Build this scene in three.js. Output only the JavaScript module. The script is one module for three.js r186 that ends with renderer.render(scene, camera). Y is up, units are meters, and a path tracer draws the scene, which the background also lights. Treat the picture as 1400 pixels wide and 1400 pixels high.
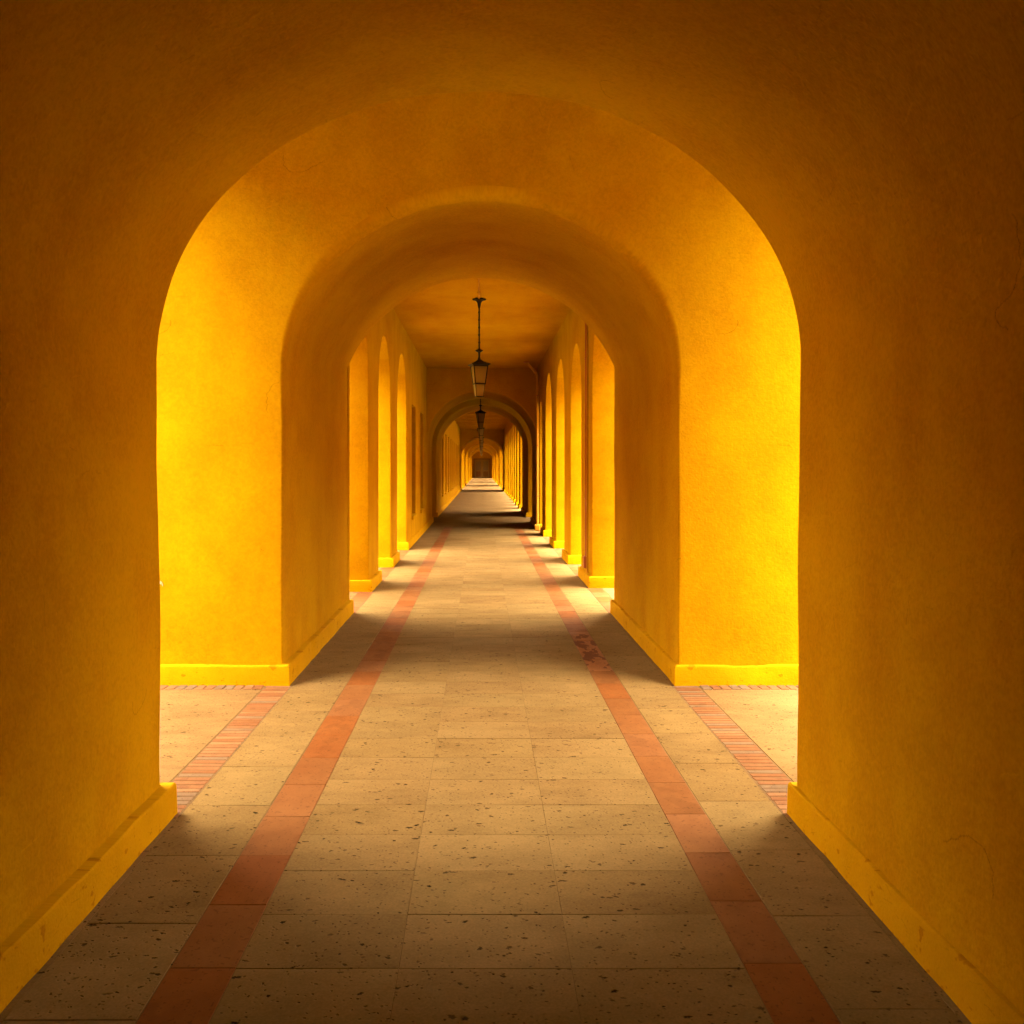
import * as THREE from 'three';
import { mergeGeometries, toCreasedNormals } from 'three/addons/utils/BufferGeometryUtils.js';
import { RoundedBoxGeometry } from 'three/addons/geometries/RoundedBoxGeometry.js';
import { ImprovedNoise } from 'three/addons/math/ImprovedNoise.js';

// ---------------------------------------------------------------- camera, sky, sun, exposure
const F = 1320, S = 1400, VPX = 659, VPY = 638.5;               // focal length and vanishing point in photo pixels
const camera = new THREE.PerspectiveCamera(2 * Math.atan(S / 2 / F) * 180 / Math.PI, 1, 0.05, 2000);
camera.position.set(0, 1.65, 0);
camera.lookAt(0, 1.65, -10);
camera.setViewOffset(S, S, S / 2 - VPX, S / 2 - VPY, S, S);      // shifted lens: verticals stay vertical
camera.updateProjectionMatrix();

const renderer = new THREE.WebGLRenderer({ antialias: true });
renderer.setSize(1024, 1024);
renderer.toneMapping = THREE.LinearToneMapping;
renderer.toneMappingExposure = 58;
renderer.shadowMap.enabled = true;

const scene = new THREE.Scene();
{                                                                 // an even, hazy white sky
  const w = 64, h = 32, d = new Float32Array(w * h * 4);
  for (let j = 0; j < h; j++) for (let i = 0; i < w; i++) {
    const el = ((j + 0.5) / h - 0.5) * Math.PI, up = Math.max(0, Math.sin(el));
    const l = 0.55 + 0.6 * up;          // overcast: the zenith about twice the horizon
    d.set([l * 1.0, l * 0.92, l * 0.76, 1], (j * w + i) * 4);
  }
  const sky = new THREE.DataTexture(d, w, h, THREE.RGBAFormat, THREE.FloatType);
  sky.mapping = THREE.EquirectangularReflectionMapping; sky.magFilter = THREE.LinearFilter; sky.needsUpdate = true;
  scene.background = sky; scene.environment = sky;
}
const sun = new THREE.DirectionalLight(new THREE.Color(1, 0.93, 0.8), 0.6);   // veiled sun, high on the open side
sun.position.set(17, 66, -26); sun.target.position.set(0, 0, -30);
sun.castShadow = true; sun.shadow.radius = 30; sun.shadow.mapSize.set(2048, 2048);
Object.assign(sun.shadow.camera, { left: -120, right: 120, top: 120, bottom: -120, near: 1, far: 300 });
scene.add(sun, sun.target);

// ---------------------------------------------------------------- helpers
function rng(seed) { let a = seed >>> 0; return () => { a = (a + 0x6D2B79F5) | 0; let t = Math.imul(a ^ (a >>> 15), 1 | a); t = (t + Math.imul(t ^ (t >>> 7), 61 | t)) ^ t; return ((t ^ (t >>> 14)) >>> 0) / 4294967296; }; }
const used = new Map();
function numbered(n) { const k = used.get(n) ?? 0; used.set(n, k + 1); return k ? `${n}_${String(k).padStart(3, '0')}` : n; }
function tag(o, label, category, group, kind) {
  if (label) o.userData.label = label; if (category) o.userData.category = category;
  if (group) o.userData.group = group; if (kind) o.userData.kind = kind; return o;
}
function thing(name, label, category, group, pos = [0, 0, 0]) {
  const g = new THREE.Group(); g.name = numbered(name); g.position.set(...pos); scene.add(g);
  return tag(g, label, category, group);
}
function setting(name, label, category) { return tag(thing(name), label, category, undefined, 'structure'); }
function part(name, geo, mat, parent, label) {
  const m = new THREE.Mesh(geo, mat); m.name = name; m.castShadow = m.receiveShadow = true; parent.add(m);
  if (label) m.userData.label = label; return m;
}
const nz = new ImprovedNoise();
const lerp = (a, b, t) => a + (b - a) * t, sstep = (a, b, x) => { const t = Math.min(1, Math.max(0, (x - a) / (b - a))); return t * t * (3 - 2 * t); };
// hand-trowelled plaster: the wall itself wanders by some millimetres
function wander(x, y, z, amp) {
  const s = 1.3, f = (o) => (nz.noise(x * s + o, y * s + o * 2, z * s) + 0.45 * nz.noise(x * 4 + o, y * 4, z * 4 + o)) * amp;
  return [f(11.3), f(37.1), f(71.7)];
}

// ---------------------------------------------------------------- textures
function lattice(seed) { const r = rng(seed), t = new Float32Array(65536); for (let i = 0; i < t.length; i++) t[i] = r(); return t; }
const LT = lattice(5);
function vnoise(x, y, p, o) {                                     // value noise that repeats after p cells (px, py)
  const px = p[0], py = p[1], xi = Math.floor(x), yi = Math.floor(y), fx = x - xi, fy = y - yi;
  const u = fx * fx * (3 - 2 * fx), v = fy * fy * (3 - 2 * fy);
  const a = ((xi % px) + px) % px, b = ((xi + 1) % px + px) % px, c = ((yi % py) + py) % py, d = ((yi + 1) % py + py) % py;
  const h = (i, j) => LT[(i * 131 + j * 977 + o * 7919) & 65535];
  return lerp(lerp(h(a, c), h(b, c), u), lerp(h(a, d), h(b, d), u), v);
}
function fbm(u, v, fx, fy, oct, o) { let s = 0, a = 0.5, n = 0; for (let k = 0; k < oct; k++) { s += a * vnoise(u * fx, v * fy, [fx, fy], o + k); n += a; a *= 0.55; fx *= 2; fy *= 2; } return s / n; }
function texture(n, fill, srgb = true) {
  const d = new Uint8Array(n * n * 4);
  fill(d, n);
  const t = new THREE.DataTexture(d, n, n); t.wrapS = t.wrapT = THREE.RepeatWrapping; t.magFilter = THREE.LinearFilter; t.minFilter = THREE.LinearMipmapLinearFilter; t.generateMipmaps = true;
  if (srgb) t.colorSpace = THREE.SRGBColorSpace; t.needsUpdate = true; return t;
}
const tiled = (t, metres) => { const c = t.clone(); c.repeat.set(1 / metres, 1 / metres); c.needsUpdate = true; return c; };
const enc = (l) => Math.max(0, Math.min(255, 255 * (l <= 0.0031308 ? 12.92 * l : 1.055 * Math.pow(l, 1 / 2.4) - 0.055)));

// paint: brushed blotches, thin vertical streaks, rubbed scuffs; a tint around white
const plasterTint = texture(1024, (d, n) => {
  const r = rng(21), scuff = new Float32Array(n * n);
  for (let k = 0; k < 260; k++) {                                 // rubbed marks
    let x = r() * n, y = r() * n; const len = 6 + r() * 26, an = (r() - 0.5) * 0.9 + (r() < 0.5 ? 0 : 1.57), s = (r() < 0.6 ? -1 : 1) * (0.05 + r() * 0.12);
    for (let i = 0; i < len; i++) { scuff[(((y | 0) + n) % n) * n + (((x | 0) + n) % n)] += s; x += Math.cos(an); y += Math.sin(an) + (r() - 0.5) * 0.8; }
  }
  for (let k = 0; k < 7; k++) {                                   // hairline cracks
    let x = r() * n, y = r() * n, an = r() * 6.28; const len = 40 + r() * 120;
    for (let i = 0; i < len; i++) { scuff[(((y | 0) + n) % n) * n + (((x | 0) + n) % n)] -= 0.22; an += (r() - 0.5) * 0.7; x += Math.cos(an); y += Math.sin(an) * 0.7; }
  }
  for (let j = 0; j < n; j++) for (let i = 0; i < n; i++) {
    const u = i / n, v = j / n;
    const big = fbm(u, v, 3, 3, 4, 1) - 0.5, mid = fbm(u, v, 14, 11, 4, 20) - 0.5, streak = fbm(u, v, 60, 4, 3, 40) - 0.5, fine = vnoise(u * 512, v * 512, [512, 512], 60) - 0.5, grit = vnoise(u * 210, v * 230, [210, 230], 64) - 0.5;
    let t = 0.9 + big * 0.24 + mid * 0.2 + streak * 0.045 + fine * 0.13 + grit * 0.1 + scuff[j * n + i];
    const warm = big * 0.12 + mid * 0.14;
    d.set([enc(t), enc(t * (1 + warm)), enc(t), 255], (j * n + i) * 4);
  }
});
const plasterBump = texture(1024, (d, n) => {
  for (let j = 0; j < n; j++) for (let i = 0; i < n; i++) {
    const u = i / n, v = j / n;
    const trowel = fbm(u, v, 9, 7, 3, 3), sand = fbm(u, v, 110, 110, 3, 9), weave = 0.5 * vnoise(u * 256, v * 40, [256, 40], 33) + 0.5 * vnoise(u * 40, v * 256, [40, 256], 34);
    const h = 255 * (0.36 * trowel + 0.46 * sand + 0.18 * weave); d.set([h, h, h, 255], (j * n + i) * 4);
  }
}, false);
// sandy cast paving: fine grain, trowel patches, dark ragged pits, pale aggregate
const pits = (() => {
  const n = 2048, g = new Float32Array(n * n), r = rng(77);
  const spot = (x, y, a, b, an, s) => {
    const R = Math.ceil(Math.max(a, b)) + 2, c = Math.cos(an), sn = Math.sin(an), ph = r() * 6.3, ph2 = r() * 6.3;
    for (let j = -R; j <= R; j++) for (let i = -R; i <= R; i++) {
      const U = (i * c + j * sn) / a, V = (-i * sn + j * c) / b, t = Math.atan2(V, U), q = Math.hypot(U, V) / (1 + 0.28 * Math.sin(2 * t + ph) + 0.2 * Math.sin(5 * t + ph2));
      if (q < 1.15) { const k = (((y + j) | 0) + n) % n * n + (((x + i) | 0) + n) % n, e = s * (1 - sstep(0.65, 1.15, q)); if (Math.abs(e) > Math.abs(g[k])) g[k] = e; }
    }
  };
  for (let k = 0; k < 2300; k++) { const a = 1.6 + 4.0 * Math.pow(r(), 2.6); spot(r() * n, r() * n, a * (1 + r() * 0.6), a * (0.55 + r() * 0.4), r() * 0.9 - 0.45, 0.5 + r() * 0.5); }
  for (let k = 0; k < 9500; k++) { const a = 0.8 + 1.5 * r(); spot(r() * n, r() * n, a * 1.3, a, r() * 3, 0.25 + r() * 0.45); }
  for (let k = 0; k < 2600; k++) { const a = 0.8 + 1.3 * r(); spot(r() * n, r() * n, a, a, 0, -(0.2 + r() * 0.5)); }
  return g;
})();
const concreteTint = texture(2048, (d, n) => {
  for (let j = 0; j < n; j++) for (let i = 0; i < n; i++) {
    const u = i / n, v = j / n, p = pits[j * n + i];
    const big = fbm(u, v, 4, 4, 3, 70) - 0.5, mid = fbm(u, v, 24, 40, 3, 80) - 0.5, fine = vnoise(u * 700, v * 700, [700, 700], 90) - 0.5;
    let t = 0.82 + big * 0.3 + mid * 0.28 + fine * 0.2;
    t *= p > 0 ? 1 - 0.93 * p : 1 - 0.32 * p;
    d.set([enc(t), enc(t * (0.985 + big * 0.1)), enc(t * (0.96 + big * 0.16)), 255], (j * n + i) * 4);
  }
});
const concreteBump = texture(2048, (d, n) => {
  for (let j = 0; j < n; j++) for (let i = 0; i < n; i++) {
    const u = i / n, v = j / n, h = 255 * (0.72 + 0.16 * (fbm(u, v, 90, 90, 2, 7) - 0.5) - 0.6 * Math.max(0, pits[j * n + i]));
    d.set([h, h, h, 255], (j * n + i) * 4);
  }
}, false);
const clayTint = texture(1024, (d, n) => {
  for (let j = 0; j < n; j++) for (let i = 0; i < n; i++) {
    const u = i / n, v = j / n, big = fbm(u, v, 5, 5, 4, 12) - 0.5, mid = fbm(u, v, 40, 26, 3, 25) - 0.5, fine = vnoise(u * 500, v * 500, [500, 500], 31) - 0.5;
    const stain = sstep(0.6, 0.72, fbm(u, v, 11, 9, 4, 52)), dot = sstep(0.8, 0.9, vnoise(u * 180, v * 180, [180, 180], 61));
    const t = (0.88 + big * 0.3 + mid * 0.18 + fine * 0.08) * (1 - 0.14 * stain) * (1 - 0.3 * dot);
    d.set([enc(t), enc(t * (1 + big * 0.18)), enc(t * (1 + big * 0.3)), 255], (j * n + i) * 4);
  }
});
const flakeTint = texture(512, (d, n) => {                         // tile skin flaked away: dark ragged patches with a pale rim, along one run of tiles
  for (let j = 0; j < n; j++) for (let i = 0; i < n; i++) {
    const u = i / n, v = j / n, edge = Math.min(u, 1 - u), run = 1 - Math.abs(v - 0.5) * 1.5;
    const f = fbm(u, v, 3, 16, 5, 15) + Math.min(0.1, edge * 0.5) - 0.16 + 0.16 * run, dark = sstep(0.5, 0.55, f), rim = sstep(0.465, 0.485, f) * (1 - dark), fine = vnoise(u * 100, v * 400, [100, 400], 18) - 0.5, big = fbm(u, v, 2, 9, 3, 33) - 0.5;
    const t = lerp(lerp(0.85 + big * 0.4, 1, rim), 0.42, dark) + fine * 0.12;
    d.set([enc(t), enc(t * lerp(1, 0.8, dark)), enc(t * lerp(1, 0.8, dark)), 255], (j * n + i) * 4);
  }
});
const scuffTint = texture(1024, (d, n) => {                        // skirting: shoe marks, chips, specks of dirt
  const r = rng(58), m = new Float32Array(n * n);
  for (let k = 0; k < 520; k++) {
    let x = r() * n, y = r() * n; const len = 3 + r() * r() * 40, an = (r() - 0.5) * 0.8, s = 0.12 + r() * 0.4, wd = r() < 0.3 ? 2 : 1;
    for (let i = 0; i < len; i++) { for (let q = 0; q < wd; q++) m[((((y | 0) + q) % n + n) % n) * n + (((x | 0) + n) % n)] = s; x += Math.cos(an); y += Math.sin(an) + (r() - 0.5) * 0.9; }
  }
  for (let j = 0; j < n; j++) for (let i = 0; i < n; i++) {
    const u = i / n, v = j / n, big = fbm(u, v, 12, 12, 4, 7) - 0.5, fine = vnoise(u * 400, v * 400, [400, 400], 8) - 0.5, spot = sstep(0.7, 0.77, fbm(u, v, 46, 60, 3, 17));
    const t = (0.92 + big * 0.24 + fine * 0.1) * (1 - 0.6 * m[j * n + i]) * (1 - 0.25 * spot);
    d.set([enc(t), enc(t * (1 - 0.12 * spot)), enc(t), 255], (j * n + i) * 4);
  }
});
const woodTint = texture(512, (d, n) => {
  for (let j = 0; j < n; j++) for (let i = 0; i < n; i++) { const u = i / n, v = j / n, t = 0.72 + 0.5 * (fbm(u, v, 50, 3, 4, 44) - 0.5); d.set([enc(t), enc(t), enc(t), 255], (j * n + i) * 4); }
});

// ---------------------------------------------------------------- materials
const rgb = (r, g, b) => new THREE.Color().setRGB(r, g, b);
const mat = (o) => new THREE.MeshPhysicalMaterial({ side: THREE.DoubleSide, specularIntensity: 0.14, ...o });
const PAINT = rgb(0.38, 0.187, 0.0002);
const M = {
  plaster: mat({ color: PAINT, roughness: 0.95, specularIntensity: 0.06, map: tiled(plasterTint, 4.3), bumpMap: tiled(plasterBump, 1.35), bumpScale: 0.0045 }),
  skirt: mat({ color: PAINT, roughness: 0.9, specularIntensity: 0.06, map: tiled(scuffTint, 2.3), bumpMap: tiled(plasterBump, 1.1), bumpScale: 0.004 }),
  chip: mat({ color: rgb(0.36, 0.26, 0.14), roughness: 0.95 }),
  bed: mat({ color: rgb(0.125, 0.071, 0.025), roughness: 0.95, map: tiled(concreteTint, 3) }),
  apron: mat({ color: rgb(0.172, 0.099, 0.035), roughness: 0.9, specularIntensity: 0.02, map: tiled(concreteTint, 4), bumpMap: tiled(concreteBump, 4), bumpScale: 0.006 }),
  iron: mat({ color: rgb(0.018, 0.012, 0.01), roughness: 0.55, metalness: 0.4 }),
  pane: new THREE.MeshPhysicalMaterial({ color: rgb(0.55, 0.4, 0.2), roughness: 0.4, specularIntensity: 0.2, transmission: 0.85, thickness: 0, side: THREE.DoubleSide }),
  glass: new THREE.MeshPhysicalMaterial({ color: rgb(0.14, 0.1, 0.045), roughness: 0.2, specularIntensity: 0.4, metalness: 0, side: THREE.DoubleSide }),
  frame: mat({ color: rgb(0.2, 0.085, 0.02), roughness: 0.6, map: tiled(woodTint, 0.9) }),
  door: mat({ color: rgb(0.24, 0.15, 0.04), roughness: 0.6, map: tiled(woodTint, 0.9) }),
  pipe: mat({ color: rgb(0.30, 0.085, 0.03), roughness: 0.5 }),
  pipePaint: mat({ color: rgb(0.4, 0.19, 0.015), roughness: 0.55 }),
  roofTile: mat({ color: rgb(0.25, 0.09, 0.045), roughness: 0.85, map: tiled(clayTint, 2.2) }),
  lawn: mat({ color: rgb(0.075, 0.1, 0.03), roughness: 1, map: tiled(concreteTint, 5) }),
  flake: mat({ color: rgb(0.185, 0.068, 0.019), roughness: 0.8, map: flakeTint }),
};
const slabTones = [[0.168, 0.101, 0.034], [0.162, 0.098, 0.033], [0.173, 0.103, 0.035], [0.165, 0.098, 0.032]].map((c) => mat({ color: rgb(...c), roughness: 0.9, specularIntensity: 0.02, map: tiled(concreteTint, 4), bumpMap: tiled(concreteBump, 4), bumpScale: 0.006 }));
const clayTones = [[0.155, 0.058, 0.016], [0.145, 0.053, 0.014], [0.163, 0.063, 0.019], [0.154, 0.049, 0.011]].map((c) => mat({ color: rgb(...c), roughness: 0.8, specularIntensity: 0.06, map: tiled(clayTint, 1.7) }));
const brickTones = [[0.172, 0.070, 0.024], [0.150, 0.057, 0.017], [0.185, 0.082, 0.030], [0.160, 0.064, 0.021], [0.135, 0.078, 0.037]].map((c) => mat({ color: rgb(...c), roughness: 0.85, map: tiled(clayTint, 1.1) }));

// ---------------------------------------------------------------- geometry builders (d is the distance ahead along the walk: z = -d)
function box(x0, x1, y0, y1, d0, d1) {                              // a plain block with uv in metres
  const g = new THREE.BoxGeometry(x1 - x0, y1 - y0, d1 - d0); g.translate((x0 + x1) / 2, (y0 + y1) / 2, -(d0 + d1) / 2);
  const p = g.attributes.position, nn = g.attributes.normal, uv = g.attributes.uv;
  for (let i = 0; i < p.count; i++) { const ax = Math.abs(nn.getX(i)), ay = Math.abs(nn.getY(i)); uv.setXY(i, ax > 0.5 ? p.getZ(i) : p.getX(i), ay > 0.5 ? p.getZ(i) : p.getY(i)); }
  return g;
}
function slab(x0, x1, d0, d1, y, h, c, uo = 0, vo = 0, jit = 0, r = Math.random, fit) {   // paving piece, chamfered top, corners a little off square
  const j = () => (r() - 0.5) * jit, X0 = x0, X1 = x1;
  const q = [[X0 + j(), d0 + j()], [X1 + j(), d0 + j()], [X1 + j(), d1 + j()], [X0 + j(), d1 + j()]], mx = (x0 + x1) / 2, md = (d0 + d1) / 2;
  const inn = q.map(([x, d]) => [x + Math.sign(mx - x) * c, d + Math.sign(md - d) * c]), ty = q.map(() => y + (jit ? (r() - 0.5) * 0.002 : 0));
  const P = [], U = [];
  const put = (...vs) => vs.forEach(([x, yy, d]) => { P.push(x, yy, -d); fit ? U.push((x - x0) / (x1 - x0), (d - fit[0]) / (fit[1] - fit[0])) : U.push(x + uo, d + vo); });
  const quad = (a, b, e, f) => put(a, b, e, a, e, f);
  const T = inn.map(([x, d], i) => [x, ty[i], d]), E = q.map(([x, d], i) => [x, ty[i] - c, d]), B = q.map(([x, d]) => [x, y - h, d]);
  quad(T[0], T[1], T[2], T[3]);
  for (let i = 0; i < 4; i++) { const k = (i + 1) % 4; quad(E[i], E[k], T[k], T[i]); quad(B[i], B[k], E[k], E[i]); }
  const g = new THREE.BufferGeometry(); g.setAttribute('position', new THREE.Float32BufferAttribute(P, 3)); g.setAttribute('uv', new THREE.Float32BufferAttribute(U, 2)); g.computeVertexNormals(); return g;
}
function grid(rows, uvs) {                                          // rows of points -> indexed sheet
  const R = rows.length, C = rows[0].length, P = [], U = [], I = [];
  for (let i = 0; i < R; i++) for (let j = 0; j < C; j++) { P.push(...rows[i][j]); U.push(...uvs[i][j]); }
  for (let i = 0; i < R - 1; i++) for (let j = 0; j < C - 1; j++) { const a = i * C + j, b = a + 1, c = a + C, e = c + 1; I.push(a, c, b, b, c, e); }
  const g = new THREE.BufferGeometry(); g.setAttribute('position', new THREE.Float32BufferAttribute(P, 3)); g.setAttribute('uv', new THREE.Float32BufferAttribute(U, 2)); g.setIndex(I); return g;
}
function weldNormals(g) {                                           // smooth normals over vertices that share a place
  g.computeVertexNormals(); const p = g.attributes.position, n = g.attributes.normal, m = new Map();
  const key = (i) => `${Math.round(p.getX(i) * 2e4)},${Math.round(p.getY(i) * 2e4)},${Math.round(p.getZ(i) * 2e4)}`;
  for (let i = 0; i < p.count; i++) { const k = key(i), a = m.get(k) ?? [0, 0, 0]; a[0] += n.getX(i); a[1] += n.getY(i); a[2] += n.getZ(i); m.set(k, a); }
  for (let i = 0; i < p.count; i++) { const a = m.get(key(i)), l = Math.hypot(...a) || 1; n.setXYZ(i, a[0] / l, a[1] / l, a[2] / l); }
  return g;
}
// half-ellipse or segment arch on straight jambs, from the left foot over the crown to the right foot
function ring(sec, ts, nJ, Y0) {
  const out = [], { hw, spr, rise, R } = sec;
  for (let k = 0; k < nJ; k++) { const y = lerp(Y0, spr, k / nJ); out.push([-lerp(sec.foot ?? hw, hw, k / nJ), y, -1, 0]); }
  for (const t of ts) {
    if (R) { const a0 = Math.acos(hw / R), a = lerp(Math.PI - a0, a0, (Math.PI - t) / Math.PI), cy = spr - R * Math.sin(a0); out.push([R * Math.cos(a), cy + R * Math.sin(a), Math.cos(a), Math.sin(a)]); }
    else { const c = Math.cos(t), s = Math.sin(t), l = Math.hypot(c / hw, s / rise); out.push([hw * c, spr + rise * s, c / hw / l, s / rise / l]); }
  }
  for (let k = nJ - 1; k >= 0; k--) { const y = lerp(Y0, spr, k / nJ); out.push([lerp(sec.foot ?? hw, hw, k / nJ), y, 1, 0]); }
  return out;
}
// a thick cross wall pierced by a vaulted passage: front and back face, rounded lips, intrados
function passageWall({ d0, d1, s0, s1, xo, yt, lip0 = [0.04, 0.04], lip1 = [0.04, 0.04], amp = 0.006, fine = true, cx = 0 }) {
  const nJ = fine ? 22 : 4, nA = fine ? 72 : 28, Y0 = -0.05;
  const ts = []; for (let k = 0; k <= nA; k++) ts.push(Math.PI * (1 - k / nA));
  const corner = (s) => Math.atan2(yt - s.spr, xo); for (const c of [corner(s0), Math.PI - corner(s0)]) ts.push(c); ts.sort((a, b) => b - a);
  const mixRing = (f) => { const a = ring(s0, ts, nJ, Y0), b = ring(s1, ts, nJ, Y0); return a.map((p, i) => p.map((v, k) => lerp(v, b[i][k], f))); };
  const L = d1 - d0, st = [];
  const lipSteps = fine ? 7 : 2;
  const lipR = (lip, y, sec) => lerp(lip[0], lip[1], sstep(sec.spr * 0.8, sec.spr + (sec.rise ?? 1), y));
  for (let k = 0; k <= lipSteps; k++) st.push({ at: 0, th: k / lipSteps });
  const nm = Math.max(2, Math.round(L / (fine ? 0.16 : 1))); for (let k = 1; k < nm; k++) st.push({ f: k / nm });
  for (let k = lipSteps; k >= 0; k--) st.push({ at: 1, th: k / lipSteps });
  const rows = [], uvs = [], raw = [];
  for (const s of st) {
    const row = [], uv = [], rw = [], f = s.f ?? s.at; const base = mixRing(f); let arc = 0, prev;
    for (const [x, y, nx, ny] of base) {
      let X = x, Y = y, d = lerp(d0, d1, f);
      if (s.f === undefined) { const r = lipR(s.at ? lip1 : lip0, y, s.at ? s1 : s0), a = s.th * Math.PI / 2, ex = r * (1 - Math.sin(a)), dd = r * (1 - Math.cos(a)); X += nx * ex; Y += ny * ex; d += s.at ? -dd : dd; }
      else { const r0 = lipR(lip0, y, s0), r1 = lipR(lip1, y, s1); d = lerp(d0 + r0, d1 - r1, f); }
      if (prev) arc += Math.hypot(x - prev[0], y - prev[1]); prev = [x, y];
      rw.push([X, Y]); const w = wander(X, Y, d, amp); row.push([X + cx + w[0], Y + w[1] * (Y > 0.3 ? 1 : 0), -(d + w[2])]); uv.push([d, arc]);
    }
    rows.push(row); uvs.push(uv); raw.push(rw);
  }
  const parts = [grid(rows, uvs)];
  for (const at of [0, 1]) {                                          // the two faces
    const inner = rows[at ? rows.length - 1 : 0], from = raw[at ? rows.length - 1 : 0], sec = at ? s1 : s0, dF = at ? d1 : d0, base = mixRing(at), fr = [], fu = [], nR = fine ? 12 : 2;
    const outer = base.map(([x, y, nx], i) => {
      if (i < nJ) return [-xo, y]; if (i >= base.length - nJ) return [xo, y];
      const t = ts[i - nJ], c = Math.cos(t), s = Math.sin(t), k = Math.min(xo / Math.abs(c || 1e-9), (yt - s0.spr) / (s || 1e-9));
      return [c * k, s0.spr + s * k];
    });
    for (let k = 0; k <= nR; k++) {
      const q = Math.pow(k / nR, 1.6), row = [], uv = [];
      inner.forEach((p, i) => {
        if (k === 0) { row.push(p); uv.push([p[0], p[1]]); return; }
        const X = lerp(from[i][0], outer[i][0], q), Y = lerp(from[i][1], outer[i][1], q), w = wander(X, Y, dF, amp * (1 - q * 0.6));
        row.push([X + cx + w[0] * (1 - q), Y, -(dF + w[2])]); uv.push([X, Y]);
      });
      fr.push(row); fu.push(uv);
    }
    if (!at) { fr.reverse(); fu.reverse(); }
    parts.push(grid(fr, fu));
  }
  const g = weldNormals(mergeGeometries(parts));
  const shell = mergeGeometries([box(-xo + cx - 0.02, -xo + cx + 0.02, -0.05, yt, d0 + 0.02, d1 - 0.02), box(xo + cx - 0.02, xo + cx + 0.02, -0.05, yt, d0 + 0.02, d1 - 0.02), box(-xo + cx, xo + cx, yt - 0.02, yt + 0.02, d0 + 0.02, d1 - 0.02)]);
  return mergeGeometries([g, shell]);
}
// skirting swept along a plan path [x, d]; side +1 puts it to the right of the direction of travel
const SK = [[-0.012, 0.153], [0.034, 0.15], [0.041, 0.143], [0.043, 0.13], [0.045, 0.06], [0.047, -0.03]];
function skirting(path, side = 1, closed = false, rough = 1) {
  const pts = []; const n = path.length, segs = closed ? n : n - 1;
  const nrm = (a, b) => { const dx = b[0] - a[0], dd = b[1] - a[1], l = Math.hypot(dx, dd); return [side * dd / l, -side * dx / l]; };
  for (let i = 0; i < segs; i++) {
    const a = path[i], b = path[(i + 1) % n], N = nrm(a, b), L = Math.hypot(b[0] - a[0], b[1] - a[1]), m = Math.max(1, Math.round(L / (rough ? 0.07 : 1)));
    const pN = i || closed ? nrm(path[(i - 1 + n) % n], a) : N;
    const mi = [N[0] + pN[0], N[1] + pN[1]], k = 2 / (mi[0] ** 2 + mi[1] ** 2);
    pts.push({ p: a, n: [mi[0] * k, mi[1] * k] });
    for (let j = 1; j < m; j++) pts.push({ p: [lerp(a[0], b[0], j / m), lerp(a[1], b[1], j / m)], n: N });
  }
  if (!closed) { pts.push({ p: path[n - 1], n: nrm(path[n - 2], path[n - 1]) }); } else pts.push(pts[0]);
  let len = 0, prev; const rows = [], uvs = [];
  for (const { p, n: N } of pts) {
    if (prev) len += Math.hypot(p[0] - prev[0], p[1] - prev[1]); prev = p;
    const a = rough * 0.006 * nz.noise(p[0] * 5, 3.3, p[1] * 5), b = rough * 0.009 * nz.noise(p[0] * 2.4, 8.1, p[1] * 2.4), chip = rough * 0.016 * sstep(0.33, 0.5, nz.noise(p[0] * 3.1 + 5, 1.7, p[1] * 3.1));
    rows.push(SK.map(([o, y], k) => { const O = o + (k ? a : 0) - (k > 0 && k < 4 ? chip : 0), Y = y + (y > 0.1 ? b - chip * 0.5 : 0); return [p[0] + N[0] * O, Y, -(p[1] + N[1] * O)]; }));
    uvs.push(SK.map(([, y]) => [len, y]));
  }
  return toCreasedNormals(grid(rows, uvs), 0.6);
}
const rectPath = (x0, x1, d0, d1) => [[x0, d0], [x0, d1], [x1, d1], [x1, d0]];   // clockwise seen from above with d ahead: outside lies left, side -1
// a long wall pierced by round-headed openings, thickness x0..x1; openings [d0, d1]
function arcadeWall(x0, x1, dA, dB, top, opens, spring = 2.7) {
  const s = new THREE.Shape(); s.moveTo(dA, -0.05);
  for (const [a, b, sp = spring, rise] of opens) {
    s.lineTo(a, -0.05); s.lineTo(a, sp);
    const c = (a + b) / 2, r = (b - a) / 2, ry = rise ?? r; for (let k = 1; k < 28; k++) { const t = Math.PI * (1 - k / 28); s.lineTo(c + r * Math.cos(t), sp + ry * Math.sin(t)); }
    s.lineTo(b, sp); s.lineTo(b, -0.05);
  }
  s.lineTo(dB, -0.05); s.lineTo(dB, top); s.lineTo(dA, top);
  const bv = 0.02, g = new THREE.ExtrudeGeometry(s, { depth: x1 - x0 - 2 * bv, bevelEnabled: true, bevelSize: bv, bevelThickness: bv, bevelOffset: -bv, bevelSegments: 3, curveSegments: 12 });
  g.applyMatrix4(new THREE.Matrix4().set(0, 0, 1, x0 + bv, 0, 1, 0, 0, -1, 0, 0, 0, 0, 0, 0, 1));
  return toCreasedNormals(g, 0.5);
}
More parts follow.
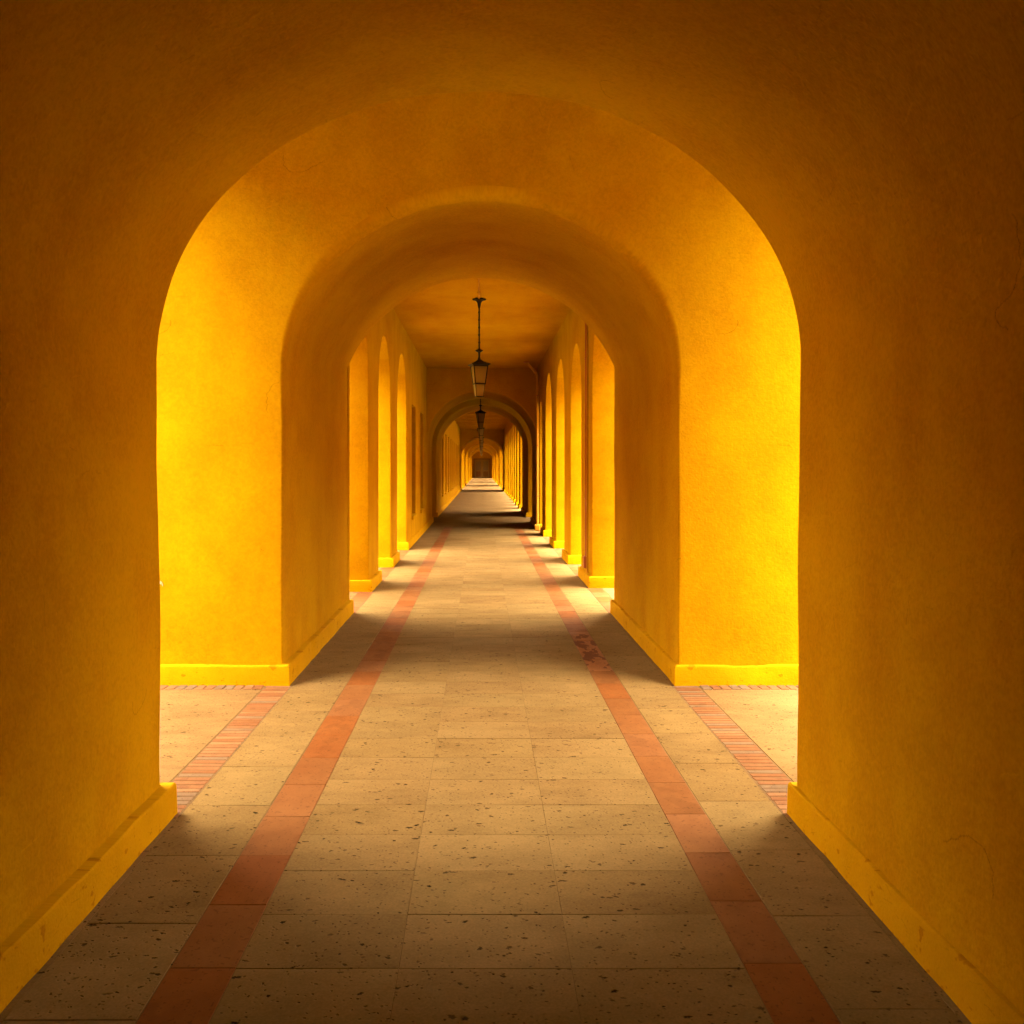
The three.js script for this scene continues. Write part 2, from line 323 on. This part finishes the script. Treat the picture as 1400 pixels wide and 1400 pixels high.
// solid wall with rectangular window recesses cut through its inner leaf
function panelWall(x0, x1, dA, dB, top, holes) {
  const s = new THREE.Shape(); s.moveTo(dA, -0.05); s.lineTo(dB, -0.05); s.lineTo(dB, top); s.lineTo(dA, top); s.closePath();
  for (const [a, b, y0, y1] of holes) { const h = new THREE.Path(); h.moveTo(a, y0); h.lineTo(a, y1); h.lineTo(b, y1); h.lineTo(b, y0); h.closePath(); s.holes.push(h); }
  const g = new THREE.ExtrudeGeometry(s, { depth: x1 - x0, bevelEnabled: false });
  g.applyMatrix4(new THREE.Matrix4().set(0, 0, 1, x0, 0, 1, 0, 0, -1, 0, 0, 0, 0, 0, 0, 1));
  return g;
}

// ---------------------------------------------------------------- plan of the walk (metres ahead of the viewer)
const W = 1.5, A1 = 4.56, B0 = 7.32, B1 = 10.9, C0 = 26.2, C1 = 29.0, D0 = 31.8, D1 = 35.2, E0 = 66, E1 = 69.6, G0 = 84, G1 = 87, H0 = 104, H1 = 107.5, I0 = 122, I1 = 125, END = 142;
const CEIL = 4.33, XO = 3.5;

// ---------------------------------------------------------------- ground and paving
{
  const g = setting('ground', 'mown lawn spreading on both sides of the arcade', 'lawn');
  part('turf', box(-400, 400, -0.4, -0.06, -300, 600), M.lawn, g);
  const p = setting('pavement', 'pale pitted concrete apron along the open sides of the arcade', 'pavement');
  part('apron', box(1.635, 4.6, -0.05, 0, -9, END + 3), M.apron, p); part('apron', box(-4.6, -1.635, -0.05, 0, -9, END + 3), M.apron, p);
}
const walk = setting('walkway', 'tan pitted slab walkway with two terracotta tile bands', 'walkway');
part('mortar_bed', box(-1.634, 1.634, -0.05, -0.0022, -9, C0 + 0.3), M.bed, walk);
part('floor_screed', box(-1.634, 1.634, -0.05, 0, C0 + 0.3, END + 3), M.apron, walk, 'plain pale concrete walkway floor beyond the terracotta bands');
{
  const r = rng(401), lay = (x0, x1, d0, d1, mats, name, gap, jit, c = 0.002, gx = gap) => part(name, slab(x0 + gx / 2, x1 - gx / 2, d0 + gap / 2, d1 - gap / 2, 0, 0.03, c, r() * 9, r() * 9, jit, r), mats[(r() * mats.length) | 0], walk);
  part('paving_slab', slab(-1.43, 1.43, -9, 1.62, 0, 0.03, 0.002), slabTones[0], walk);
  const cols = [[-0.81, -0.275], [-0.275, 0.295], [0.295, 0.866]];
  for (let k = 0; k < 64; k++) {
    const d0 = 1.637 + 0.385 * k, d1 = Math.min(C0 + 0.3, d0 + 0.385); if (d0 > C0 + 0.2) break;
    for (const [a, b] of cols) lay(a, b, d0, d1, slabTones, 'paving_slab', 0.0024, 0.0012, 0.001, 0.0012);
  }
  for (const [a, b, off] of [[-1.43, -1.03, 1.66], [1.066, 1.43, 1.72]]) for (let k = 0; k < 41; k++) {
    const d0 = off + 0.61 * k; if (d0 > C0 + 0.2) break; lay(a, b, d0, Math.min(C0 + 0.3, d0 + 0.61), slabTones, 'paving_slab', 0.004, 0.002);
  }
  for (const [a, b, off, bad] of [[-1.03, -0.81, 1.8, -1], [0.866, 1.066, 1.83, 13]]) for (let k = 0; k < 56; k++) {
    const d0 = off + 0.46 * k; if (d0 > C0 + 0.2) break;
    const d1 = Math.min(C0 + 0.3, d0 + 0.46);
    if (bad > 0 && (d0 < 9.6 && d1 > 7.95)) part('terracotta_tile', slab(a + 0.003, b - 0.003, d0 + 0.002, d1 - 0.002, 0, 0.03, 0.002, 0, 0, 0.002, r, [7.8, 9.9]), M.flake, walk, 'flaked terracotta tile with dark ragged patches');
    else lay(a, b, d0, d1, clayTones, 'terracotta_tile', 0.0035, 0.003);
  }
  for (const s of [-1, 1]) {
    const strip = (d0, d1, pitch) => { const n = Math.round((d1 - d0) / pitch), q = (d1 - d0) / n; for (let k = 0; k < n; k++) { const a = d0 + q * k; lay(s < 0 ? -1.63 : 1.434, s < 0 ? -1.434 : 1.63, a, a + q, brickTones, 'brick', 0.009, 0.009, 0.004); } };
    strip(A1 - 0.02, B0 - 0.02, 0.06);
  }
  for (const [s, a, b] of [[1, -2, A1], [-1, -2, A1], [1, B0 - 0.02, B1], [-1, B0 - 0.02, B1], [1, 13.16, 14.56], [1, 16.36, 17.64], [1, 19.56, 20.84], [1, 22.86, 24.1], [1, 25.3, C0 + 0.3], [-1, 12.76, 14.04], [-1, 15.86, 17.14], [-1, 19.16, C0 + 0.3]])
    lay(s < 0 ? -1.475 : 1.4285, s < 0 ? -1.4285 : 1.475, a, b, slabTones, 'edge_fillet', 0.001, 0.001, 0.001);
  const clayStrip = (s, d0, d1) => { const n = Math.max(1, Math.round((d1 - d0) / 0.46)), w = (d1 - d0) / n; for (let k = 0; k < n; k++) lay(s < 0 ? -1.63 : 1.434, s < 0 ? -1.434 : 1.63, d0 + w * k, d0 + w * (k + 1), clayTones, 'threshold_tile', 0.006, 0.003); };
  for (const [s, d0, d1] of [[1, 10.9, 13.16], [1, 14.56, 16.36], [1, 17.64, 19.56], [1, 20.84, 22.86], [1, 24.1, 25.3], [-1, 10.9, 12.76], [-1, 14.04, 15.86], [-1, 17.14, 19.16]]) clayStrip(s, d0, d1);
}
{                                                                   // soldier course at the foot of the lit wall, outside the strips
  const r = rng(9), g = tag(thing('brick_edging'), 'narrow course of red brick ends along the lit wall foot', 'brick edging', undefined, 'structure');
  for (const s of [-1, 1]) for (let k = 0; k < 25; k++) {
    const x = 1.64 + 0.072 * k, a = s < 0 ? -x - 0.064 : x, b = s < 0 ? -x : x + 0.064;
    part('brick', slab(a, b, B0 - 0.165, B0 - 0.03, 0.006, 0.03, 0.004, r() * 5, r() * 5, 0.006, r), brickTones[(r() * 5) | 0], g);
  }
}

// ---------------------------------------------------------------- cross walls with vaulted passages
const near1 = { hw: 1.51, foot: 1.495, spr: 2.155, rise: 1.255 };
const mid2 = { hw: 1.5, spr: 2.32, rise: 1.36 }, far2 = { hw: 1.5, spr: 2.77, R: 1.62 }, std = { hw: 1.5, spr: 2.3, rise: 1.4 };
function crossWall(label, o, skirtOut = true) {
  const g = thing('arch_wall', label, 'arch wall', 'arch walls across the walk');
  part('vault_wall', passageWall({ xo: XO, yt: 5.8, ...o }), M.plaster, g);
  const { d0, d1 } = o, rough = o.fine === false ? 0 : 1;
  part('skirting', skirting([[-XO, d0], [-W, d0], [-W, d1], [-XO, d1]], 1, false, rough), M.skirt, g);
  part('skirting', skirting([[XO, d0], [W, d0], [W, d1], [XO, d1]], -1, false, rough), M.skirt, g);
  return g;
}
crossWall('broad amber stucco archway whose deep smooth vault frames all the others', { d0: -2.2, d1: A1, s0: near1, s1: near1, lip0: [0.04, 0.04], lip1: [0.03, 0.05], amp: 0.009, cx: -0.015 });
crossWall('stucco archway with a glowing yellow front face above red brick edging', { d0: B0, d1: B1, s0: mid2, s1: far2, lip0: [0.018, 0.1], lip1: [0.025, 0.03], amp: 0.008, cx: -0.01 });
crossWall('brown shaded archway closing the lantern hall, just behind the downpipe', { d0: C0, d1: C1, s0: std, s1: std, fine: false, amp: 0 });
crossWall('darkest archway, standing just past the second small open court', { d0: D0, d1: D1, s0: std, s1: std, fine: false, amp: 0 });
crossWall('distant archway at the end of the beamed hall', { d0: E0, d1: E1, s0: std, s1: std, fine: false, amp: 0 });
crossWall('far small archway nested inside the distant beamed hall archway', { d0: G0, d1: G1, s0: std, s1: std, fine: false, amp: 0 });
crossWall('tiny archway, third after the beamed hall', { d0: H0, d1: H1, s0: std, s1: std, fine: false, amp: 0 });
crossWall('innermost tiny archway, last before the end door', { d0: I0, d1: I1, s0: std, s1: std, fine: false, amp: 0 });

// ---------------------------------------------------------------- open courts between paired walls: side arches and roofs
function sideArch(x0, x1, dA, dB, label, open, spring = 3.42, inset = 0.03) {
  const g = thing('side_arch_wall', label, 'arch wall');
  part('wall', arcadeWall(x0, x1, dA - 0.08, dB + 0.08, 5.4, open ? [[dA + inset, dB - 0.03, spring, 1.4]] : []), M.plaster, g);
  return g;
}
sideArch(3.28, 3.46, A1, B0, 'side arch admitting daylight, right of the lit archway face', true);
sideArch(-3.46, -3.28, A1, B0, 'side arch admitting daylight, left of the lit archway face', true);
sideArch(3.28, 3.46, C1, D0, 'side arch admitting daylight beside the darkest archway', true, 1.9, 0.7);
const roofs = (name, label, x, y0, y1, a, b) => { const g = setting(name, label, 'ceiling'); part('soffit', box(-x, x, y0, y1, a, b), M.plaster, g); return g; };
roofs('ceiling', 'flat plaster ceiling over the nearest open court', XO, 5.3, 5.65, A1 - 0.1, B0 + 0.1);
roofs('ceiling', 'flat amber ceiling over the lantern hall', 2.45, CEIL, 4.7, B1 - 0.1, C0 + 0.1);
roofs('ceiling', 'flat plaster ceiling over the second open court', XO, 5.3, 5.65, C1 - 0.1, D0 + 0.1);
const beamed = roofs('ceiling', 'ceiling of the long hall crossed by shallow beams', 2.45, CEIL, 4.7, D1 - 0.1, E0 + 0.1);
for (let d = D1 + 1.6; d < E0; d += 3.2) part('beam', box(-1.49, 1.49, CEIL - 0.16, CEIL + 0.01, d, d + 0.3), M.plaster, beamed);
roofs('ceiling', 'flat ceiling of a far hall past the beamed one', 2.45, CEIL, 4.7, E1 - 0.1, G0 + 0.1);
roofs('ceiling', 'flat ceiling between the two farthest archways', 2.45, CEIL, 4.7, G1 - 0.1, H0 + 0.1);
roofs('ceiling', 'flat ceiling before the end door', 2.45, CEIL, 4.7, H1 - 0.1, END + 0.4);

// ---------------------------------------------------------------- the hall behind the viewer, closed
{
  const g = thing('rear_wall', 'plain stucco wall closing the walk behind the broad archway', 'wall');
  part('wall', box(-3.3, 3.3, -0.05, 5, -9, -8.6), M.plaster, g);
  const s = thing('hall_wall', 'solid stucco hall walls behind the broad archway', 'wall');
  part('wall', box(-2.2, -1.5, -0.05, 4.5, -8.7, -2.1), M.plaster, s); part('wall', box(1.5, 2.2, -0.05, 4.5, -8.7, -2.1), M.plaster, s);
  roofs('ceiling', 'flat ceiling behind the broad archway', 2.45, CEIL, 4.7, -8.9, -2.1);
}

// ---------------------------------------------------------------- arcades along the sides
function arcade(side, dA, dB, opens, label, spring, fine = true) {
  const g = thing('arcade_wall', label, 'arcade wall', 'arcades along the walk');
  const x0 = side > 0 ? W : -2.3, x1 = side > 0 ? 2.3 : -W;
  part('wall', arcadeWall(x0, x1, dA, dB, CEIL + 0.1, opens, spring), M.plaster, g);
  let from = dA; const ends = [...opens.map((o) => [o[0], o[1]]), [dB, dB]];
  for (const [a, b] of ends) { if (a - from > 0.3) part('skirting', skirting(rectPath(x0, x1, from, a), -1, true, fine ? 1 : 0), M.skirt, g); from = b; }
  return g;
}
arcade(1, B1 - 0.05, C0 + 0.05, [[B1 + 0.05, 13.2], [14.6, 16.4], [17.6, 19.6], [20.8, 22.9], [24.1, 25.3]], 'lantern hall arcade with bright pier faces, a conduit and a downpipe', 2.72);
arcade(-1, B1 - 0.05, 20.0, [[B1 + 0.05, 12.8], [14.0, 15.9], [17.1, 19.2]], 'lantern hall arcade of three tall openings opposite the downpipe', 2.72);
const many = (a, b, off = 0.9) => { const o = []; for (let d = a + off; d + 2 < b; d += 3.2) o.push([d, d + 2]); return o; };
arcade(1, D1 - 0.05, E0 + 0.05, many(D1, E0), 'long receding arcade under the beamed ceiling', 2.7, false);
arcade(1, E1 - 0.05, G0 + 0.05, many(E1, G0), 'far arcade past the beamed hall, on its open side', 2.7, false);
arcade(-1, E1 - 0.05, G0 + 0.05, many(E1, G0), 'far arcade past the beamed hall, on its windowed side', 2.7, false);
arcade(1, G1 - 0.05, H0 + 0.05, many(G1, H0), 'arcade between the two farthest archways, open side', 2.7, false);
arcade(-1, G1 - 0.05, H0 + 0.05, many(G1, H0), 'arcade between the two farthest archways, windowed side', 2.7, false);
arcade(1, H1 - 0.05, END + 0.05, many(H1, END), 'last arcade before the end door, open side', 2.7, false);
arcade(-1, H1 - 0.05, END + 0.05, many(H1, END), 'last arcade before the end door, windowed side', 2.7, false);

// ---------------------------------------------------------------- windowed walls on the building side
function windowedWall(dA, dB, wins, label, winLabel) {
  const g = thing('building_wall', label, 'wall');
  part('wall', mergeGeometries([panelWall(-1.8, -1.5, dA, dB, CEIL + 0.1, wins), panelWall(-2.2, -1.99, dA, dB, CEIL + 0.1, [])]), M.plaster, g);
  part('skirting', skirting([[-W, dA], [-W, dB]], 1, false, 0), M.skirt, g);
  for (const [a, b, y0, y1] of wins) {
    const w = part('window', mergeGeometries([box(-1.79, -1.72, y0, y1, a, a + 0.06), box(-1.79, -1.72, y0, y1, b - 0.06, b), box(-1.79, -1.72, y0, y0 + 0.06, a + 0.06, b - 0.06), box(-1.79, -1.72, y1 - 0.06, y1, a + 0.06, b - 0.06), box(-1.78, -1.73, y0 + 0.06, y1 - 0.06, (a + b) / 2 - 0.02, (a + b) / 2 + 0.02)]), M.frame, g);
    for (let k = 0; k < 2; k++) for (let j = 0; j < 3; j++) {
      const p0 = k ? (a + b) / 2 + 0.02 : a + 0.06, p1 = k ? b - 0.06 : (a + b) / 2 - 0.02, h = (y1 - y0 - 0.12) / 3;
      part('pane', box(-1.762, -1.756, y0 + 0.06 + h * j + 0.006, y0 + 0.06 + h * (j + 1) - 0.006, p0, p1), M.glass, w);
    }
    part('sill', box(-1.76, -1.46, y0 - 0.07, y0 + 0.004, a - 0.06, b + 0.06), M.plaster, g);
  }
  return g;
}
windowedWall(19.95, C0 + 0.05, [[20.6, 21.8, 0.6, 3.0], [23.5, 24.7, 0.6, 3.0]], 'solid stucco wall with two tall recessed windows in the lantern hall');
{ const w = []; for (let d = D1 + 1.2; d + 1.2 < E0; d += 3.2) w.push([d, d + 1.2, 0.6, 3.0]); windowedWall(D1 - 0.05, E0 + 0.05, w, 'long solid stucco wall of recessed windows facing the receding arcade'); }
// closed side of the second court: stucco wall with plank doors
{
  const g = thing('court_wall', 'stucco wall with two brown plank doors beside the darkest archway', 'wall');
  part('wall', panelWall(-2.0, -1.7, C1 - 0.05, D0 + 0.05, 5.4, [[C1 + 0.25, C1 + 1.15, 0, 2.9], [C1 + 1.6, C1 + 2.5, 0, 2.9]]), M.plaster, g);
  part('backing', box(-2.3, -2.01, -0.05, 5.4, C1 - 0.05, D0 + 0.05), M.plaster, g);
  for (const a of [C1 + 0.25, C1 + 1.6]) {
    const d = part('door', box(-1.98, -1.93, 0.01, 2.89, a + 0.01, a + 0.89), M.door, g);
    for (let k = 0; k < 4; k++) part('plank', box(-1.935, -1.915, 0.02, 2.87, a + 0.02 + 0.217 * k, a + 0.02 + 0.217 * k + 0.208), M.frame, d);
    part('handle', new THREE.SphereGeometry(0.03, 10, 8).translate(-1.9, 1.05, -(a + 0.8)), M.iron, d);
  }
}
// a small bare patch where the paint has come off the lit face
{
  const g = thing('paint_chip', 'pale chipped paint patch low on the lit archway face', 'chip');
  const sh = new THREE.Shape(), r = rng(3); for (let k = 0; k < 16; k++) { const a = k / 16 * 6.283, q = 0.5 + r() * 0.5; sh[k ? 'lineTo' : 'moveTo'](0.014 * q * Math.cos(a) - 0.02 * Math.sin(a), 0.042 * q * Math.sin(a)); }
  part('chip', new THREE.ExtrudeGeometry(sh, { depth: 0.01, bevelEnabled: false }).translate(-2.44, 0.78, -(B0 - 0.001)), M.chip, g);
}
// end of the walk
{
  const g = thing('end_wall', 'brown wall with a dark double door closing the far end', 'wall');
  part('wall', box(-2.2, 2.2, -0.05, 4.6, END, END + 0.4), M.plaster, g);
  const fr = part('door_frame', mergeGeometries([box(-1.25, -1.1, 0, 2.75, END - 0.1, END + 0.02), box(1.1, 1.25, 0, 2.75, END - 0.1, END + 0.02), box(-1.25, 1.25, 2.75, 2.9, END - 0.1, END + 0.02)]), M.frame, g);
  for (const s of [0, 1]) {
    const x = s ? 0.01 : -1.09, d = part('door', box(x, x + 1.08, 0.01, 2.74, END - 0.06, END - 0.01), M.door, g);
    part('pane', box(x + 0.2, x + 0.88, 1.2, 2.5, END - 0.075, END - 0.065), M.glass, d);
    part('door_panel', box(x + 0.2, x + 0.88, 0.25, 1.0, END - 0.08, END - 0.065), M.frame, d);
  }
}

// ---------------------------------------------------------------- the wings across the two courtyards: they shut out the low sky
function wing(side, label) {
  const g = thing('courtyard_wing', label, 'building'), f = (a, b) => [Math.min(side * a, side * b), Math.max(side * a, side * b)];
  part('wall', box(...f(18, 26), -0.06, 11.6, -60, 190), M.plaster, g);
  part('roof', box(...f(17.4, 26.6), 11.6, 11.95, -60.5, 190.5), M.roofTile, g);
  for (let d = -20; d < 150; d += 6.4) for (const y of [0.9, 5.2]) {
    const w = part('window', mergeGeometries([box(...f(17.9, 18.02), y, y + 2.5, d, d + 0.1), box(...f(17.9, 18.02), y, y + 2.5, d + 1.4, d + 1.5), box(...f(17.9, 18.02), y, y + 0.1, d + 0.1, d + 1.4), box(...f(17.9, 18.02), y + 2.4, y + 2.5, d + 0.1, d + 1.4)]), M.frame, g);
    part('pane', box(...f(17.96, 17.99), y + 0.1, y + 2.4, d + 0.1, d + 1.4), M.glass, w);
  }
}
wing(1, 'two storey courtyard wing facing the long receding arcade');
wing(-1, 'two storey courtyard wing facing the three tall openings');

// ---------------------------------------------------------------- lanterns on the centre line
function lantern() {
  const g = new THREE.Group(); g.name = 'hanging_lantern';
  const lat = (pts, n = 16) => new THREE.LatheGeometry(pts.map(([r, y]) => new THREE.Vector2(r, y)), n);
  // local origin at the ceiling, hanging down
  part('canopy', mergeGeometries([lat([[0.001, 0], [0.055, 0], [0.095, -0.012], [0.085, -0.03], [0.05, -0.045], [0.03, -0.075], [0.022, -0.13], [0.014, -0.16]]),
    ...[0, 1, 2, 3, 4, 5].map((k) => new THREE.SphereGeometry(0.026, 8, 6).scale(1, 0.6, 1).translate(0.085 * Math.cos(k * 1.047), -0.018, 0.085 * Math.sin(k * 1.047)))]), M.iron, g);
  part('rod', mergeGeometries([new THREE.CylinderGeometry(0.014, 0.013, 0.66, 10).translate(0, -0.48, 0), ...[0, 1, 2, 3, 4].map((k) => new THREE.SphereGeometry(0.019, 8, 6).scale(1, 1.4, 1).translate(0, -0.22 - 0.12 * k, 0))]), M.iron, g);
  part('collar', lat([[0.012, -0.8], [0.03, -0.812], [0.064, -0.824], [0.05, -0.842], [0.02, -0.86], [0.016, -0.93], [0.028, -0.985], [0.001, -0.985]]), M.iron, g);
  const cage = new THREE.Group(); cage.name = 'cage';
  const sq = (r0, y0, r1, y1) => new THREE.CylinderGeometry(r0 * Math.SQRT2, r1 * Math.SQRT2, y0 - y1, 4, 1, true).rotateY(Math.PI / 4).translate(0, (y0 + y1) / 2, 0);
  const bar = (a, b, r) => { const A = new THREE.Vector3(...a), B = new THREE.Vector3(...b), m = new THREE.BoxGeometry(r, A.distanceTo(B), r); m.applyQuaternion(new THREE.Quaternion().setFromUnitVectors(new THREE.Vector3(0, 1, 0), B.clone().sub(A).normalize())); const c = A.add(B).multiplyScalar(0.5); return m.translate(c.x, c.y, c.z); };
  const turn = 0.24, R = (geo) => geo.rotateY(turn);
  part('roof', R(toCreasedNormals(mergeGeometries([sq(0.012, -0.965, 0.06, -1.005), sq(0.06, -1.005, 0.15, -1.045), sq(0.15, -1.045, 0.152, -1.055), sq(0.152, -1.055, 0.118, -1.078)]), 0.3)), M.iron, g);
  const corners = [[1, 1], [1, -1], [-1, -1], [-1, 1]], upper = [], lower = [];
  const T = [0.112, -1.078], Mi = [0.08, -1.36], Bt = [0.058, -1.56];
  corners.forEach(([a, b], i) => {
    const [c, e] = corners[(i + 1) % 4];
    upper.push(bar([a * T[0], T[1], b * T[0]], [a * Mi[0], Mi[1], b * Mi[0]], 0.016), bar([a * T[0], T[1], b * T[0]], [c * T[0], T[1], e * T[0]], 0.018), bar([a * Mi[0], Mi[1], b * Mi[0]], [c * Mi[0], Mi[1], e * Mi[0]], 0.02));
    lower.push(bar([a * (Mi[0] - 0.004), Mi[1], b * (Mi[0] - 0.004)], [a * Bt[0], Bt[1], b * Bt[0]], 0.009), bar([a * Bt[0], Bt[1], b * Bt[0]], [c * Bt[0], Bt[1], e * Bt[0]], 0.011));
  });
  part('cage', R(mergeGeometries(upper)), M.iron, g); part('lower_cage', R(mergeGeometries(lower)), M.iron, g);
  corners.forEach(([a, b], i) => {
    const [c, e] = corners[(i + 1) % 4];
    for (const [p, q] of [[T, Mi], [Mi, Bt]]) {
      const v = [[a * p[0], p[1], b * p[0]], [c * p[0], p[1], e * p[0]], [c * q[0], q[1], e * q[0]], [a * q[0], q[1], b * q[0]]];
      const geo = new THREE.BufferGeometry(); geo.setAttribute('position', new THREE.Float32BufferAttribute([v[0], v[1], v[2], v[0], v[2], v[3]].flat(), 3)); geo.setAttribute('uv', new THREE.Float32BufferAttribute([0, 1, 1, 1, 1, 0, 0, 1, 1, 0, 0, 0], 2)); geo.computeVertexNormals();
      part('pane', R(geo), M.pane, g);
    }
  });
  part('lamp_holder', R(mergeGeometries([new THREE.CylinderGeometry(0.02, 0.02, 0.08, 10).translate(0, -1.12, 0), new THREE.SphereGeometry(0.032, 12, 10).scale(1, 1.3, 1).translate(0, -1.19, 0)])), M.pane, g);
  return g;
}
const lamp0 = lantern();
[[15.35, CEIL, 'black iron lantern hanging in the hall beside the side arcades'], [30.4, 4.42, 'small lantern on a long rod in the second open court'], [40.6, CEIL, 'first lantern under the beamed ceiling'], [53, CEIL, 'second lantern under the beamed ceiling'], [62.5, CEIL, 'third lantern under the beamed ceiling, before the distant archway'], [77, CEIL, 'tiny lantern in the far hall past the beamed one'], [96, CEIL, 'tiny lantern between the two farthest archways']].forEach(([d, y, label], i) => {
  const o = i ? lamp0.clone() : lamp0; o.name = numbered('hanging_lantern'); o.position.set(-0.045, y, -d); tag(o, label, 'lantern', 'lanterns hanging along the walk'); scene.add(o);
  if (i === 1) part('rod', new THREE.CylinderGeometry(0.013, 0.013, 0.9, 10).translate(0, 0.45, 0), M.iron, o);   // the court ceiling is higher
});
// ---------------------------------------------------------------- conduits and downpipe
const tube = (pts, r, n = 40) => new THREE.TubeGeometry(new THREE.CatmullRomCurve3(pts.map((p) => new THREE.Vector3(p[0], p[1], -p[2])), false, 'catmullrom', 0.05), n, r, 10);
{
  const g = thing('ceiling_conduit', 'thin conduit on the ceiling feeding the nearest lantern', 'conduit');
  part('conduit', tube([[-0.045, CEIL - 0.011, B1 + 0.02], [-0.045, CEIL - 0.011, 15.3]], 0.011), M.pipePaint, g);
  for (const d of [12.2, 13.6, 14.8]) part('clip', new RoundedBoxGeometry(0.05, 0.026, 0.02, 2, 0.005).translate(-0.045, CEIL - 0.013, -d), M.pipePaint, g);
}
{
  const g = thing('wall_conduit', 'thin brown conduit with a junction box on the first bright pier', 'conduit');
  part('conduit', tube([[1.482, 0.36, 13.75], [1.482, CEIL + 0.02, 13.75]], 0.016), M.pipe, g);
  part('conduit', tube([[1.484, 0.12, 13.62], [1.484, CEIL + 0.02, 13.62]], 0.012), M.pipePaint, g);
  part('junction_box', new RoundedBoxGeometry(0.06, 0.17, 0.1, 3, 0.012).translate(1.475, 0.3, -13.75), M.pipe, g);
  for (const y of [1.2, 2.2, 3.2]) part('clamp', new RoundedBoxGeometry(0.045, 0.025, 0.07, 2, 0.006).translate(1.485, y, -13.75), M.pipe, g);
}
{
  const g = thing('downpipe', 'amber painted downpipe bending from ceiling to floor by the brown archway', 'downpipe');
  part('pipe', tube([[1.13, CEIL + 0.02, 24.6], [1.16, 4.28, 24.6], [1.38, 4.1, 25.0], [1.43, 4.0, 25.0], [1.43, 2, 25.0], [1.43, 0.02, 25.0]], 0.036, 90), M.pipePaint, g);
  part('flange', new THREE.CylinderGeometry(0.075, 0.075, 0.02, 16).translate(1.13, CEIL - 0.01, -24.6), M.pipe, g);
  part('base', new RoundedBoxGeometry(0.14, 0.16, 0.14, 3, 0.02).translate(1.43, 0.08, -25.0), M.pipePaint, g);
  for (const y of [0.9, 2.2, 3.5]) part('clamp', new THREE.TorusGeometry(0.04, 0.008, 6, 16).rotateX(Math.PI / 2).translate(1.43, y, -25.0), M.pipe, g);
}

renderer.render(scene, camera);
